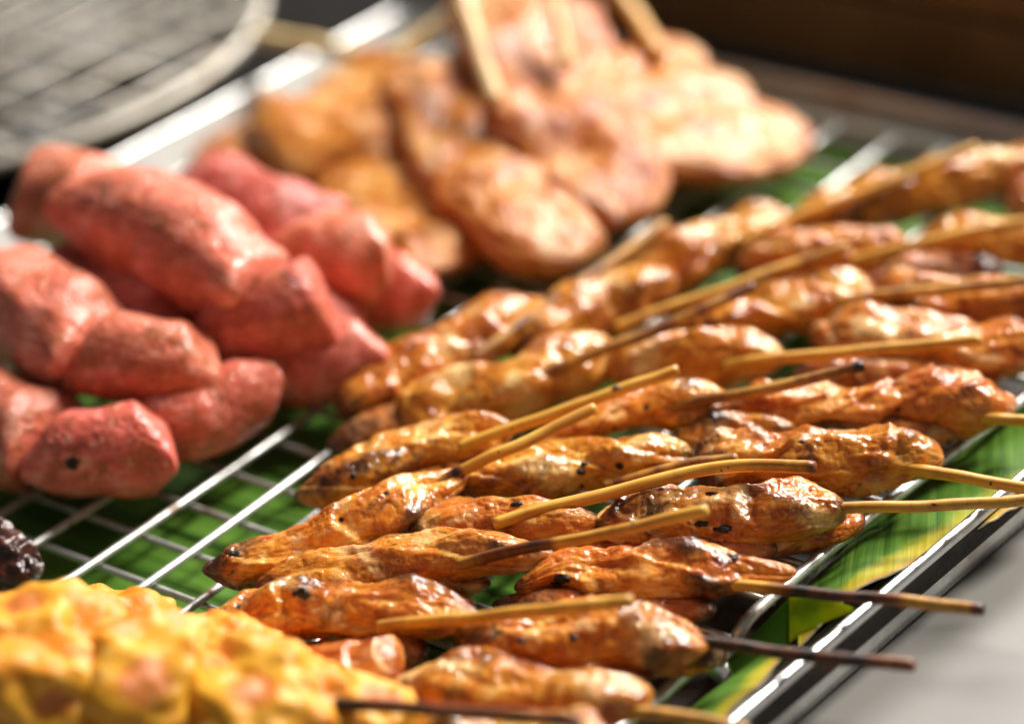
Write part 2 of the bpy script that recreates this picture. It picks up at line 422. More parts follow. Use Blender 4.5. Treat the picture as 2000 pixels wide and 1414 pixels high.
# ------------------------------------------------------------------ banana leaves in the tray
def leaf_patch(name, A, B, nu, nv, label, group=None, tint=0.0, amp=.0006, margin=None, seed=0, vein_along='u', bulge=0.0, thick=.0004, lobes=0.0):
    """surface between two 3-D polylines A and B (metres)"""
    a, la = spline(A, nu); b_, lb = spline(B, nu)
    v = np.linspace(0, 1, nv)[None, :, None]
    P = a[:, None] * (1 - v) + b_[:, None] * v
    w = np.linalg.norm(a - b_, axis=1).mean()
    U = np.linspace(0, (la + lb) / 2, nu)[:, None] * np.ones((1, nv)); Vv = np.linspace(0, w, nv)[None, :] * np.ones((nu, 1))
    P = P.reshape(-1, 3); U = U.ravel(); Vv = Vv.ravel(); vn = np.tile(np.linspace(0, 1, nv), nu)
    q = np.stack([U * 9, Vv * 140, np.full_like(U, seed * 3.1)], 1) if vein_along == 'u' else np.stack([Vv * 9, U * 140, np.full_like(U, seed * 3.1)], 1)
    q2 = np.stack([U * 14, Vv * 14, np.full_like(U, seed * 1.7 + 5)], 1)
    P[:, 2] += amp * perlin(q) + amp * 2.4 * perlin(q2) + bulge * np.sin(np.pi * vn)
    if lobes:
        e = perlin(np.stack([U * 70, np.full_like(U, .3), np.full_like(U, seed)], 1)) * .6 + .4 * perlin(np.stack([U * 190, np.full_like(U, .3), np.full_like(U, seed)], 1))
        d = (b_ - a)[np.repeat(np.arange(nu), nv)]
        P += d * (lobes * e * vn ** 3)[:, None]
    F = []
    for i in range(nu - 1):
        for j in range(nv - 1): F.append([i * nv + j, (i + 1) * nv + j, (i + 1) * nv + j + 1, i * nv + j + 1])
    N = len(P)
    Pb = P.copy(); Pb[:, 2] -= thick
    Fb = [[N + t for t in f[::-1]] for f in F]
    edge = []
    bl = [i * nv for i in range(nu)] + [(nu - 1) * nv + j for j in range(1, nv)] + [i * nv + nv - 1 for i in range(nu - 2, -1, -1)] + [j for j in range(nv - 2, 0, -1)]
    for i in range(len(bl)): edge.append([bl[i], bl[(i + 1) % len(bl)], N + bl[(i + 1) % len(bl)], N + bl[i]])
    fib = np.stack([U, Vv, U * 0], 1) if vein_along == 'u' else np.stack([Vv, U, U * 0], 1)
    mg = np.full(N, tint) if margin is None else vn ** margin
    o = meshobj(name, np.vstack([P, Pb]), F + Fb + edge, M_LEAF_THIN if tint else M_LEAF, attrs={'fib': np.vstack([fib, fib]), 'margin': np.concatenate([mg, mg])})
    tag(o, label, 'banana leaf', group)
    return o
zl = FZ / 1000
def row(y, z, x0=-.226, x1=.036, n=5): return [(x, y, z) for x in np.linspace(x0, x1, n)]
LG = 'banana leaves lining the tray'
leaf_patch('banana_leaf', row(-.215, zl + .002), row(-.045, zl + .003), 70, 120, 'ribbed green banana leaf on the tray floor under the fritters and row of skewer tips', LG, seed=1)
leaf_patch('banana_leaf', row(-.062, zl + .0042), row(.120, zl + .0036), 70, 120, 'dark green banana leaf on the tray floor under the sausages', LG, seed=2)
leaf_patch('banana_leaf', row(.100, zl + .0056), row(.213, zl + .0040), 70, 90, 'bright green banana leaf on the tray floor by the far rim and pork slices', LG, seed=3)
# leaves rising to the near rim
leaf_patch('banana_leaf', [at(2060, 715, -8), at(1900, 850, -8.5), at(1720, 1005, -8.5), at(1560, 1160, -8.5)],
           [at(2060, 945, 1), at(1950, 1010, 2), at(1850, 1060, 1), at(1780, 1105, 1), at(1690, 1140, 2), at(1640, 1180, 2), at(1560, 1260, 0)], 120, 40,
           'green banana leaf with ragged yellow margin leaning on the tray rim beside bare sticks', LG, amp=.0005, margin=2.6, seed=4, vein_along='v', bulge=.0015, lobes=.05)
leaf_patch('banana_leaf', [at(1440, 1320, -7), at(1370, 1365, -7.5), at(1290, 1440, -8), at(1200, 1500, -8)],
           [at(1545, 1262, 2), at(1512, 1300, 2), at(1470, 1350, 2), at(1428, 1385, 1), at(1405, 1420, 1), at(1350, 1500, 0)], 100, 36,
           'green banana leaf with yellow cut edge below the black charred stick', LG, amp=.0005, margin=2.3, seed=5, vein_along='v', bulge=.002, lobes=.04)
leaf_patch('banana_leaf', [at(1541, 1166, 5.5), at(1541, 1205, 2), at(1541, 1252, -3)],
           [at(1668, 1186, 5.2), at(1666, 1189, 4.6), at(1662, 1193, 4.2)], 50, 30,
           'folded yellow green banana leaf flap standing up under a half burnt stick', LG, amp=.0003, tint=.58, seed=6, vein_along='v', bulge=.0008)
leaf_patch('banana_leaf', [at(1540, 1168, 5.4), at(1539, 1215, 1.5), at(1538, 1285, -4.5)],
           [at(1420, 1290, -7), at(1428, 1312, -7.5), at(1445, 1340, -8)], 40, 30,
           'shaded side of a folded banana leaf beside the bent rack foot', LG, amp=.0003, tint=.42, seed=7, vein_along='v')

# ------------------------------------------------------------------ wire rack
rack = empty('wire_rack', (-.07, .05, FZ / 1000 + .004))
tag(rack, 'steel wire rack with crossed wires standing in the tray under the food', 'rack')
RX0, RX1, RY0, RY1 = -.224, .074, -.205, .213
rng = np.random.RandomState(4)
near = {-99: -101, -79: -87, -60: -74, -43: -60, -24: -41, -7: -24}
xs_near = [-213, -194, -175, -156, -137, -118, -99, -79, -60, -43, -24, -6, 13, 31, 50]
xs_far = [-214, -195, -176, -157, -138, -119, -102, -88, -75, -61.5, -41, -23.5, -2, 18, 42]
for xa, xb in zip(xs_near, xs_far):
    C, _ = spline([(xa / 1000, RY0, 0), (xa / 1000 + .0004, -.10, -.0002), ((xa * .6 + xb * .4) / 1000, .03, .0003), (xb / 1000, RY1, 0)], 30)
    V, F = tube(C, .00112, 10); meshobj('long_wire', V, F, M_WIRE, rack)
for y in list(np.arange(-188, 205, 17.2)):
    C, _ = spline([(RX0, y / 1000, -.0021), (-.08, y / 1000 + rng.uniform(-.001, .001), -.0023), (RX1, y / 1000 + rng.uniform(-.001, .001), -.0021)], 24)
    V, F = tube(C, .00095, 8); meshobj('cross_wire', V, F, M_WIRE, rack)
# frame wire with feet bent down at the near side
foot_y = [(-.0335, -.053), (.160, .140)]
P = []
P += [(RX1, RY1 - .012, 0), (RX1, .165, 0), (RX1, .161, -.001), (RX1, .158, -.008), (RX1, .153, -.010), (RX1, .146, -.010), (RX1, .141, -.008), (RX1, .138, -.001), (RX1, .134, 0)]
P += [(RX1 + .0015, .10, 0), (RX1, .03, 0)]
P += [at(1560, 1122, 0), at(1500, 1172, 0.2), at(1458, 1212, 0), at(1440, 1240, -2.5), at(1428, 1262, -6), at(1422, 1285, -9), at(1413, 1305, -10), at(1404, 1320, -8.5), at(1394, 1310, -4), at(1377, 1298, -.8), at(1355, 1304, 0), at(1310, 1340, 0), at(1275, 1372, 0)]
P += [(RX1 + .001, -.10, 0), (RX1, RY0 + .012, 0)]
for t in np.linspace(0, 90, 5)[1:]: P.append((RX1 - .012 + .012 * math.cos(math.radians(-t)), RY0 + .012 + .012 * math.sin(math.radians(-t)), 0))
P += [(RX0 + .012, RY0, 0)]
for t in np.linspace(0, 90, 5)[1:]: P.append((RX0 + .012 - .012 * math.sin(math.radians(t)), RY0 + .012 - .012 * math.cos(math.radians(t)), 0))
P += [(RX0, .0, 0), (RX0, RY1 - .012, 0)]
for t in np.linspace(0, 90, 5)[1:]: P.append((RX0 + .012 - .012 * math.cos(math.radians(t)), RY1 - .012 + .012 * math.sin(math.radians(t)), 0))
P += [(RX1 - .012, RY1, 0)]
for t in np.linspace(0, 90, 5)[1:]: P.append((RX1 - .012 + .012 * math.sin(math.radians(t)), RY1 - .012 + .012 * math.cos(math.radians(t)), 0))
C, _ = spline(P, 460)
V, F = tube(C, .00155, 12); meshobj('frame_wire', V, F, M_WIRE, rack)

# ------------------------------------------------------------------ meat
def meat_mesh(sp, a, b, seed, nu=120, nv=64, tips=(.30, .30), pw=(.55, .55), lump=1.0, fold=3, crease=1.0, roll=0.0, char=0.35, charend=(.5, .3), fr=1.0, prof_var=.13, flat=0.0, pillow=None, edge=0.0):
    """lumpy piece of meat round a spine sp (k,3); a side half-width, b half-height in metres"""
    rs = np.random.RandomState(seed); off = rs.uniform(0, 60, 3)
    C, L = spline(sp, nu)
    T, s, u = frames(C)
    t = np.linspace(0, 1, nu)
    e1 = np.clip(t / tips[0], 0, 1); e2 = np.clip((1 - t) / tips[1], 0, 1)
    prof = np.maximum((1 - (1 - e1) ** 2), 0) ** pw[0] * np.maximum((1 - (1 - e2) ** 2), 0) ** pw[1]
    z0 = np.zeros_like(t)
    prof = prof * (1 + prof_var * perlin(np.stack([t * L * 75 + off[0], z0 + off[1], z0 + .5], 1)) * 1.4)
    wob = perlin(np.stack([t * L * 45 + off[1], z0 + 2.5, z0 + off[2]], 1)); wob2 = perlin(np.stack([t * L * 60 + off[2], z0 + 7.5, z0 + off[0]], 1))
    C = C + s * (wob * .25 * a)[:, None] + u * (wob2 * .12 * b)[:, None]
    th = np.arange(nv) / nv * 2 * np.pi
    rollv = roll + .35 * lump * perlin(np.stack([t * L * 30 + off[0], z0 + 3.3, z0 + off[1]], 1))
    s2 = s * np.cos(rollv)[:, None] + u * np.sin(rollv)[:, None]; u2 = -s * np.sin(rollv)[:, None] + u * np.cos(rollv)[:, None]
    ct, st = np.cos(th), np.sin(th)
    if flat: ct = np.sign(ct) * np.abs(ct) ** (1 - flat); st = np.sign(st) * np.abs(st) ** (1 - flat * .3)
    pb = np.ones(nu); pa = np.ones(nu)
    if pillow:
        q = sstep(0, .24, t) * sstep(0, .24, 1 - t); pb = pillow + (1 - pillow) * q; pa = 1.10 - .10 * q
    D = (a * pa)[:, None, None] * ct[None, :, None] * s2[:, None] + (b * pb)[:, None, None] * st[None, :, None] * u2[:, None]
    P0 = C[:, None] + D * prof[:, None, None]
    Q = P0.reshape(-1, 3) + off
    tt0 = np.repeat(t, nv); SX = np.stack([tt0 * L * .5 + off[0], np.tile(np.cos(th), nu) * a * np.repeat(prof, nv) + off[1], np.tile(np.sin(th), nu) * b * np.repeat(prof, nv) + off[2]], 1)
    big = perlin(SX * 95 * fr); mid = perlin(SX * 210 * fr + 9) * .7 + .3 * perlin(Q * 170 * fr); fine = fbm(Q * 380 * fr + 3, 2)
    lob = np.abs(perlin(SX * 62 * fr + 31)) * 2.3 - .55; lob2 = np.abs(perlin(SX * np.array([1.6, 1, 1]) * 125 * fr + 77)) * 2.3 - .55
    ribs = perlin(np.stack([SX[:, 0] * 120, SX[:, 1] * 430, SX[:, 2] * 430], 1))
    # creases run mostly along the strip
    tt = np.repeat(t, nv); tht = np.tile(th, nu)
    fib = np.stack([tt * L, np.tile(np.sin(th), nu) * b + np.tile(np.cos(th), nu) * a, np.tile(np.cos(th), nu) * b], 1)
    cq = np.stack([tt * L * 50 + off[0], np.tile(np.cos(th), nu) * 1.3 + off[1], np.tile(np.sin(th), nu) * 1.3 + off[2]], 1)
    cn = perlin(cq + .35 * np.stack([big, mid, fine], 1))
    cr = np.exp(-(cn / .07) ** 2)
    cn2 = perlin(np.stack([tt * L * 120 + off[2], np.tile(np.cos(th), nu) * 2.4 + off[0], np.tile(np.sin(th), nu) * 2.4 + off[1]], 1))
    cr2 = np.exp(-(cn2 / .06) ** 2)
    fd = (tt * fold + .75 * np.sin(tht + off[0]) + .5 * big + off[1]) % 1.0
    saw = np.where(fd < .86, fd / .86, (1 - fd) / .14)
    disp = lump * (.28 * big + .13 * lob + .06 * lob2 + .10 * mid + .025 * fine + .035 * ribs - .045 * crease * cr - .015 * crease * cr2 + .15 * (saw - .5) * (fold > 0))
    R_ = D.reshape(-1, 3) * np.repeat(prof, nv)[:, None]
    # keep absolute lumps alike on flat pieces
    dn = R_ / np.maximum(np.linalg.norm(R_, axis=1), 1e-7)[:, None]
    g = np.minimum(a, b * 1.3)
    P = P0.reshape(-1, 3) + dn * (disp * g * np.repeat(np.minimum(1, prof * 1.2 + .1), nv))[:, None]
    # poles
    P = np.vstack([P, C[0] - T[0] * .0006, C[-1] + T[-1] * .0006])
    F = ringfaces(nu, nv); n = nu * nv
    for j in range(nv):
        F.append([n, (j + 1) % nv, j]); F.append([n + 1, (nu - 1) * nv + j, (nu - 1) * nv + (j + 1) % nv])
    ch = char * (.55 + .9 * big) + .45 * np.clip(disp * 2.2 - .1, 0, 1) * np.clip(.5 + 1.2 * mid, 0, 1) + charend[0] * np.exp(-tt / .09) + charend[1] * np.exp(-(1 - tt) / .07)
    ridge = .5 * disp + .10 * np.tile(np.sin(th), nu) + edge * np.tile(np.abs(np.cos(th)) ** 5, nu)
    ap = lambda x: np.concatenate([x, x[:1], x[-1:]])
    return P, F, {'fib': np.vstack([fib, fib[:1], fib[-1:]]), 'char': ap(ch), 'ridge': ap(ridge)}

def stick_mesh(pts, r, seed, char=.1, charprof=None, square=.07, nv=12):
    rs = np.random.RandomState(seed + 900)
    C, L = spline(pts, 46)
    t = np.linspace(0, 1, len(C))
    wob = np.stack([perlin(np.stack([t * 4 + seed * 1.37 % 50, t * 0 + k + .4, t * 0], 1)) for k in range(3)], 1) * .0006
    C = C + wob * np.sin(np.pi * t)[:, None]
    rr = r * (1 + .06 * perlin(np.stack([t * 9 + seed % 40, t * 0 + .7, t * 0], 1)))
    rr = rr * np.where(t > .985, .88, 1)
    V, F = tube(C, rr, nv, square, twist=rs.uniform(0, 1.5))
    N = len(C)
    if charprof is None: cp = char * (.5 + 1.0 * perlin(np.stack([t * 5 + rs.uniform(0, 30), t * 0 + .2, t * 0], 1)) ** 2 * 3)
    else: cp = np.interp(t, [c[0] for c in charprof], [c[1] for c in charprof])
    cp = np.repeat(cp, nv)
    th = np.tile(np.arange(nv) / nv * 2 * np.pi, N)
    fib = np.stack([np.repeat(t * L, nv), np.cos(th) * r + seed * .01, np.sin(th) * r], 1)
    return V, F, {'fib': fib, 'char': cp}

SG = 'grilled pork skewers laid in rows on the rack'
def skewer(label, meat, T, z, stick, zs, seed, r=.00142, mat=None, schar=.2, sprof=None, hi=False, group=SG, name='pork_skewer', inset=.5, **kw):
    """meat: spine pixels; T: thickness in photo pixels; z: (start,end) heights mm; stick: pixels, zs heights mm"""
    k = len(meat); zz = np.linspace(z[0], z[1], k)
    sp = np.array([at(*p, h) for p, h in zip(meat, zz)])
    R = T / 2 / pxmm(sp.mean(0)) / 1000
    b = R * kw.pop('bk', 1.10); a = R * kw.pop('ak', 1.42)
    lo = min(sp[:, 2]) ; base = np.array([sp[:, 0].mean(), sp[:, 1].mean(), max(.0005, lo - b)])
    root = empty(name, base); tag(root, label, 'skewer', group)
    nu, nv = (170, 84) if hi else (110, 60)
    rk = np.random.RandomState(seed + 5)
    kw = {**dict(fold=rk.choice([1.4, 2.2, 3.1]), tips=(rk.uniform(.2, .4), rk.uniform(.2, .4)), lump=rk.uniform(.85, 1.2)), **kw}
    P, F, A = meat_mesh(sp, a, b, seed, nu=nu, nv=nv, **kw)
    meshobj('meat', P, F, mat or M_PORK, root, attrs=A)
    if stick:
        zk = np.interp(np.linspace(0, 1, len(stick)), np.linspace(0, 1, len(zs)), zs)
        st = [at(*p, h) for p, h in zip(stick, zk)]
        inner = sp[int(k * inset)] * .35 + st[0] * .65 if k > 2 else st[0]
        q, n0, _ = st[0], None, None
        d = st[0] - st[1]; d /= np.linalg.norm(d)
        st = [st[0] + d * .012 + np.array([0, 0, -.0006])] + st
        V, F, A = stick_mesh(st, r, seed, schar, sprof)
        meshobj('stick', V, F, M_BAMBOO, root, attrs=A)
    return root

# row whose tips point at the sausages; sticks lie over the second row
skewer('pork skewer closest to the sausages with a dark brown stick over the bare wires', [(668, 812), (745, 760), (850, 700), (960, 640), (1058, 585)], 108, (7, 11), [(985, 655), (1140, 548), (1300, 434)], (14, 19), 11, schar=.42, char=.2, tips=(.3, .35))
skewer('pork skewer whose long amber stick lies parallel to a scorched one', [(995, 690), (1080, 640), (1180, 592), (1260, 572), (1325, 568)], 100, (8, 12), [(1285, 608), (1460, 548), (1655, 481)], (15, 22), 12, schar=.22, char=.3)
skewer('smooth orange pork skewer with a long blotchy scorched stick ending in a black tip', [(765, 828), (880, 778), (1000, 752), (1100, 712), (1188, 664)], 104, (7, 12), [(1118, 707), (1290, 640), (1474, 558)], (16, 24), 13, schar=.5, char=.12, lump=.8, r=.0015)
skewer('pork skewer whose clean stick carries one black speck near its cut end', [(574, 974), (680, 937), (780, 890), (880, 862), (1005, 842)], 88, (7, 13), [(985, 840), (1150, 785), (1325, 722)], (17, 25), 14, schar=.02, hi=True, r=.00148)
skewer('narrow pork skewer with a crisp red tip and a short pale stick with brown knot', [(393, 1116), (500, 1096), (600, 1060), (700, 1025), (810, 972), (908, 925)], 82, (6.5, 15), [(880, 932), (1000, 875), (1163, 796)], (16, 25), 15, sprof=[(0, .1), (.22, .3), (.27, 1.1), (.31, .2), (.4, 0), (1, 0)], hi=True, charend=(.95, .1), r=.00145)
skewer('pork skewer with an orange end knob under a bent yellow stick', [(795, 1050), (880, 1022), (980, 1008), (1080, 1016), (1166, 1018)], 76, (9, 13), [(1060, 995), (1240, 950), (1425, 910), (1592, 912)], (16, 23), 16, schar=.16, hi=True, r=.00148, sprof=[(0, .05), (.8, .05), (.88, .2), (.97, .3), (1, .5)])
skewer('long wavy pork skewer with a glossy hump and soft blurred stick above its neighbour', [(495, 1156), (620, 1122), (760, 1095), (900, 1082), (1000, 1092), (1082, 1085)], 86, (7, 13), [(985, 1080), (1180, 1040), (1382, 996)], (17, 30), 17, sprof=[(0, .15), (.2, .7), (.34, .8), (.42, .1), (1, .02)], hi=True)
skewer('pork skewer with one black charred flake on its hump beside the yellow fritters', [(325, 1240), (450, 1230), (570, 1203), (700, 1198), (830, 1206), (935, 1205)], 98, (7.5, 13), [(830, 1212), (1030, 1195), (1235, 1172)], (17, 27), 18, schar=.22, hi=True, lump=1.15)
skewer('pork skewer half hidden by the fritters with a blackened stick', [(560, 1325), (640, 1312), (720, 1312), (785, 1310)], 96, (9, 12), [(750, 1378), (930, 1392), (1135, 1408)], (24, 26), 19, schar=1.2, hi=True)
# middle row
skewer('pork skewer under a long amber stick that points at the far rim', [(1215, 556), (1300, 515), (1400, 478), (1480, 452), (1548, 428)], 90, (8, 11), [(1515, 442), (1700, 370), (1908, 287)], (15, 24), 21, schar=.16)
skewer('pork skewer with a pale pink end and an amber stick crossing a dark gap', [(1440, 535), (1540, 505), (1650, 485), (1775, 478)], 84, (9, 11), [(1745, 488), (1880, 460), (2030, 428)], (14, 19), 22, schar=.2)
skewer('plump pork skewer with a brown stick leading out over another skewer', [(1330, 648), (1440, 618), (1560, 600), (1650, 578), (1710, 565)], 94, (9, 11), [(1685, 584), (1840, 566), (2030, 546)], (14, 18), 23, schar=.35)
skewer('small pork skewer with a clean yellow stick crossing two pork skewers', [(1172, 728), (1280, 704), (1400, 696), (1532, 700)], 80, (9, 12), [(1498, 703), (1700, 684), (1917, 664)], (14, 20), 24, schar=.12, char=.12, r=.0015)
skewer('pork skewer with a brown speckled stick whose end is burnt round', [(1062, 862), (1150, 832), (1250, 805), (1350, 792), (1428, 782)], 86, (9, 12), [(1345, 787), (1510, 757), (1688, 714)], (15, 23), 25, sprof=[(0, .2), (.3, .42), (.6, .22), (.92, .4), (.97, 1), (1, 1.1)], hi=True)
skewer('pork skewer with three black pepper specks below a pair of crossing sticks', [(885, 958), (1000, 930), (1120, 912), (1240, 900), (1352, 884)], 92, (9, 11), [(1275, 925), (1360, 905), (1440, 896)], (13, 16), 26, schar=.5, hi=True, char=.3)
skewer('glossy pork skewer whose yellow stick runs level across frame wire and rim', [(1155, 1036), (1260, 1015), (1380, 1006), (1510, 1002), (1655, 992)], 106, (9.5, 10.5), [(1630, 993), (1800, 988), (2040, 974)], (11.5, 12), 27, schar=.2, hi=True, char=.42)
skewer('dark red glazed pork skewer with black charred ridge and half burnt stick over the rim', [(1005, 1152), (1120, 1116), (1250, 1120), (1400, 1112), (1558, 1120)], 90, (9, 9.5), [(1468, 1144), (1560, 1155), (1720, 1168), (1922, 1190)], (9.5, 11), 28, sprof=[(0, .0), (.22, .0), (.30, .5), (.36, .95), (.62, .8), (.72, .3), (.95, .2), (.98, .8), (1, 1)], hi=True, char=.5)
skewer('thick pork skewer with a wholly black burnt stick over the tray rim', [(885, 1238), (1000, 1247), (1140, 1246), (1270, 1246), (1388, 1258)], 108, (9, 9.5), [(1332, 1250), (1400, 1256), (1560, 1276), (1787, 1299)], (9.5, 10), 29, sprof=[(0, 0), (.12, .1), (.2, .9), (.85, .8), (.9, .4), (1, .45)], hi=True)
skewer('pork skewer with a brown stick running beneath the bent rack foot', [(755, 1345), (900, 1342), (1040, 1362), (1160, 1368), (1278, 1352)], 108, (10, 9.5), [(1200, 1382), (1320, 1398), (1460, 1425)], (9.5, 10), 30, schar=.3, hi=True)
skewer('pork skewer lying lowest, cut off beside the blackened stick', [(800, 1452), (950, 1446), (1080, 1446), (1200, 1452)], 110, (10, 9), None, None, 31)
# row along the near rim side
skewer('long pork skewer behind the amber stick pointing at the far rim', [(1540, 436), (1680, 398), (1820, 366), (1930, 345), (2060, 322)], 86, (8, 9), [(2040, 330), (2200, 300)], (10, 12), 41, tips=(.2, .1))
skewer('pork skewer end behind an amber stick over a dark gap', [(1795, 468), (1900, 475), (2010, 478), (2090, 476)], 78, (8, 9), [(2080, 476), (2200, 470)], (10, 11), 42, tips=(.3, .1))
skewer('lumpy pork skewer beneath a brown stick, with pale fat rolls', [(1690, 592), (1800, 588), (1900, 590), (2000, 592), (2080, 592)], 96, (8, 9), [(2060, 592), (2200, 590)], (10, 11), 43, tips=(.25, .1))
skewer('pork skewer with a curled end under a clean yellow stick', [(1575, 650), (1690, 662), (1800, 678), (1910, 690), (2050, 678)], 98, (8, 9), [(2020, 682), (2200, 680)], (10, 11), 44, tips=(.25, .15))
skewer('long pale pork skewer with bulging rolls beside the frame wire', [(1425, 808), (1550, 794), (1690, 796), (1810, 790), (1920, 796), (1990, 786)], 92, (8.5, 9), [(1890, 813), (2050, 826)], (9.5, 10), 45, schar=.02, hi=True, char=.1, fold=5)
skewer('broad pork skewer with crackled glaze and yellow stick crossing the green leaf', [(1345, 908), (1460, 900), (1600, 906), (1720, 900), (1845, 892)], 108, (9.5, 10), [(1758, 912), (1870, 930), (2060, 962)], (10.5, 10.5), 46, schar=.16, hi=True, char=.3)
# lower layer, ends peeping out
LGp = 'pork skewers in the lower layer'
skewer('pork skewer end peeping from under the skewer with the level yellow stick', [(1420, 1062), (1560, 1036), (1690, 1012)], 62, (4.6, 4.6), None, None, 51, group=LGp, hi=True)
skewer('charred pork skewer end peeping from under the black burnt stick', [(1180, 1300), (1300, 1290), (1415, 1278)], 62, (4.6, 4.6), None, None, 52, group=LGp, char=.7, hi=True)
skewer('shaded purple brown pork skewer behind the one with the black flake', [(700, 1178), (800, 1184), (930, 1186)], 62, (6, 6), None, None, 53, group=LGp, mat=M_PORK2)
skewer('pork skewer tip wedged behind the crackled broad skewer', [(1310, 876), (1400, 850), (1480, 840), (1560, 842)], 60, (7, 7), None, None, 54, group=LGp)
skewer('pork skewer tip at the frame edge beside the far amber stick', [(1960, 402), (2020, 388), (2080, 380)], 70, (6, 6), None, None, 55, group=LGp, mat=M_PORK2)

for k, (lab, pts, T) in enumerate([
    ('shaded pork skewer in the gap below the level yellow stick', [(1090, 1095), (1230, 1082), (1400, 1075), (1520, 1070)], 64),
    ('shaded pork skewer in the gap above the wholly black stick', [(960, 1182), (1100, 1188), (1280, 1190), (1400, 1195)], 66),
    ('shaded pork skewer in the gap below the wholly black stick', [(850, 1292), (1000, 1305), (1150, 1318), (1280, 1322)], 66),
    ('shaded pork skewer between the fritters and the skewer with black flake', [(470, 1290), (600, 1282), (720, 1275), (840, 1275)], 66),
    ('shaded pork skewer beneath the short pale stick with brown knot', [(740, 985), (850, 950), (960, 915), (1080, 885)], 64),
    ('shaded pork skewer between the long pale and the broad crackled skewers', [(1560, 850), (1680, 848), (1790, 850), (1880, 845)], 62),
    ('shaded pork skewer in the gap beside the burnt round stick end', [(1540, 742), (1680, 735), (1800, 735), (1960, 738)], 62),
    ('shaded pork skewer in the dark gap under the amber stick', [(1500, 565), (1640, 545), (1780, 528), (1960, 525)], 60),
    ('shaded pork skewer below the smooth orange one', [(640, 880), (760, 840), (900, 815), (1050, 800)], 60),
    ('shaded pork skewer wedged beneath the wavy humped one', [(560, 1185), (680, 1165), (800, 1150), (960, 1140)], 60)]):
    skewer(lab, pts, T, (4.6, 4.6), None, None, 200 + k, group=LGp, mat=M_PORK2)  # added to darken the gaps; the darker pork colour paints in shade

# ------------------------------------------------------------------ broad pork slices at the far end
PG = 'broad grilled pork slices on flat sticks'
def slice_(label, meat, zs, a, b, roll, stick, zst, seed, **kw):
    sp = np.array([at(*p, h) for p, h in zip(meat, zs)])
    root = empty('pork_slice_skewer', (sp[:, 0].mean(), sp[:, 1].mean(), max(.001, sp[:, 2].min() - b))); tag(root, label, 'skewer', PG)
    P, F, A = meat_mesh(sp, a * 1.12, b, seed, nu=110, nv=90, roll=roll, fold=0, fr=1.0, flat=.4, edge=.30, **{**dict(lump=1.05, tips=(.3, .3), pw=(.42, .42), charend=(.1, .1), char=.2, prof_var=.12), **kw})
    meshobj('meat', P, F, M_SLICE, root, attrs=A)
    if stick:
        st = [at(*p, h) for p, h in zip(stick, zst)]
        V, F, A = stick_mesh(st, .0027, seed, -.15, square=.12)
        meshobj('stick', V, F, M_BAMBOO if seed == 66 else M_BAMBOO_PALE, root, attrs=A)
slice_('tan pork slice lying lowest against the sausages and tray wall', [(600, 250), (520, 285), (440, 318), (375, 340)], (12, 10, 8, 7), .014, .0055, 0, [(690, 105), (600, 88), (498, 70)], (20, 18, 16), 61)
slice_('brown pork slice tucked beneath two others above the sausages', [(690, 320), (750, 390), (820, 460), (885, 530)], (12, 11, 9, 7), .0165, .0055, 0, None, None, 62, char=.3)
slice_('rounded pork slice with shiny brown top and stubby pale stick', [(840, 140), (760, 185), (670, 240), (590, 285), (515, 318)], (19, 18, 17, 15, 13), .0240, .0065, .10, [(775, 112), (890, 28)], (25, 29), 63, char=.15, tips=(.2, .3))
slice_('long narrow pork slice with a bulbous end among the broad slices', [(840, 130), (885, 240), (945, 350), (1035, 445), (1160, 505)], (22, 20, 17, 13, 9), .0145, .0070, .0, [(968, 200), (932, 90), (890, -40)], (33, 42, 52), 64, tips=(.14, .2), char=.1, lump=.9)
slice_('largest pork slice lying topmost with a pale flat stick', [(990, -30), (1045, 100), (1110, 230), (1170, 335), (1240, 435)], (33, 30, 25, 18, 12), .0195, .0070, .0, [(1105, 130), (1070, -40)], (37, 53), 65, tips=(.2, .3), char=.15)
slice_('broad pork slice by the far rim with a shaded amber stick', [(1190, 110), (1260, 180), (1330, 240), (1400, 295), (1470, 355)], (19, 17, 14, 11, 8), .0245, .0070, .0, [(1290, 110), (1245, 40), (1190, -40)], (25, 29, 34), 66, tips=(.25, .3), char=.15)

# ------------------------------------------------------------------ sausages
SAG = 'pink sausages piled on the rack'
def sausage(label, pts, zs, Tpx, seed, tips=(.07, .07), **kw):
    sp = np.array([at(*p, h) for p, h in zip(pts, zs)])
    R = Tpx / 2 / pxmm(sp.mean(0)) / 1000
    P, F, A = meat_mesh(sp, R * 1.14, R * 1.10, seed, nu=110, nv=72, tips=tips, fold=0, fr=.62, **{**dict(lump=.34, crease=.5, pw=(.30, .30), pillow=.5, char=.32, charend=(.15, .1), prof_var=.10), **kw})
    o = meshobj('sausage', P, F, M_SAUS, attrs=A); tag(o, label, 'sausage', SAG)
sausage('topmost long sausage of the pile, lightly browned, with a squared pink end', [(165, 412), (255, 440), (350, 488), (430, 526), (525, 548)], (39, 39, 38, 37, 36), 204, 71, roll=.5, lump=.40)
sausage('sausage link behind the topmost one, its darkened end at the tray wall', [(48, 385), (125, 385), (215, 398)], (38, 39, 39), 178, 82, roll=-.3)
sausage('upper sausage tucked behind the topmost one, beside the pork slices', [(345, 375), (440, 400), (530, 435), (625, 478)], (24, 24, 24, 23), 168, 72, roll=-.4, lump=.40)
sausage('stubby sausage link below the pork slices, over the tip at the wires', [(585, 495), (675, 512), (768, 512)], (23, 23, 22), 178, 83, roll=.5)
sausage('sausage tip pointing at the bare wires below the pork slices', [(640, 560), (720, 568), (790, 565), (853, 548)], (12, 12, 13, 14), 134, 73, roll=.3, pillow=.3)
sausage('sausage with pale pinched end directly below the topmost one', [(390, 612), (520, 618), (645, 588)], (26, 26, 26), 172, 74, roll=-.6, pillow=.3)
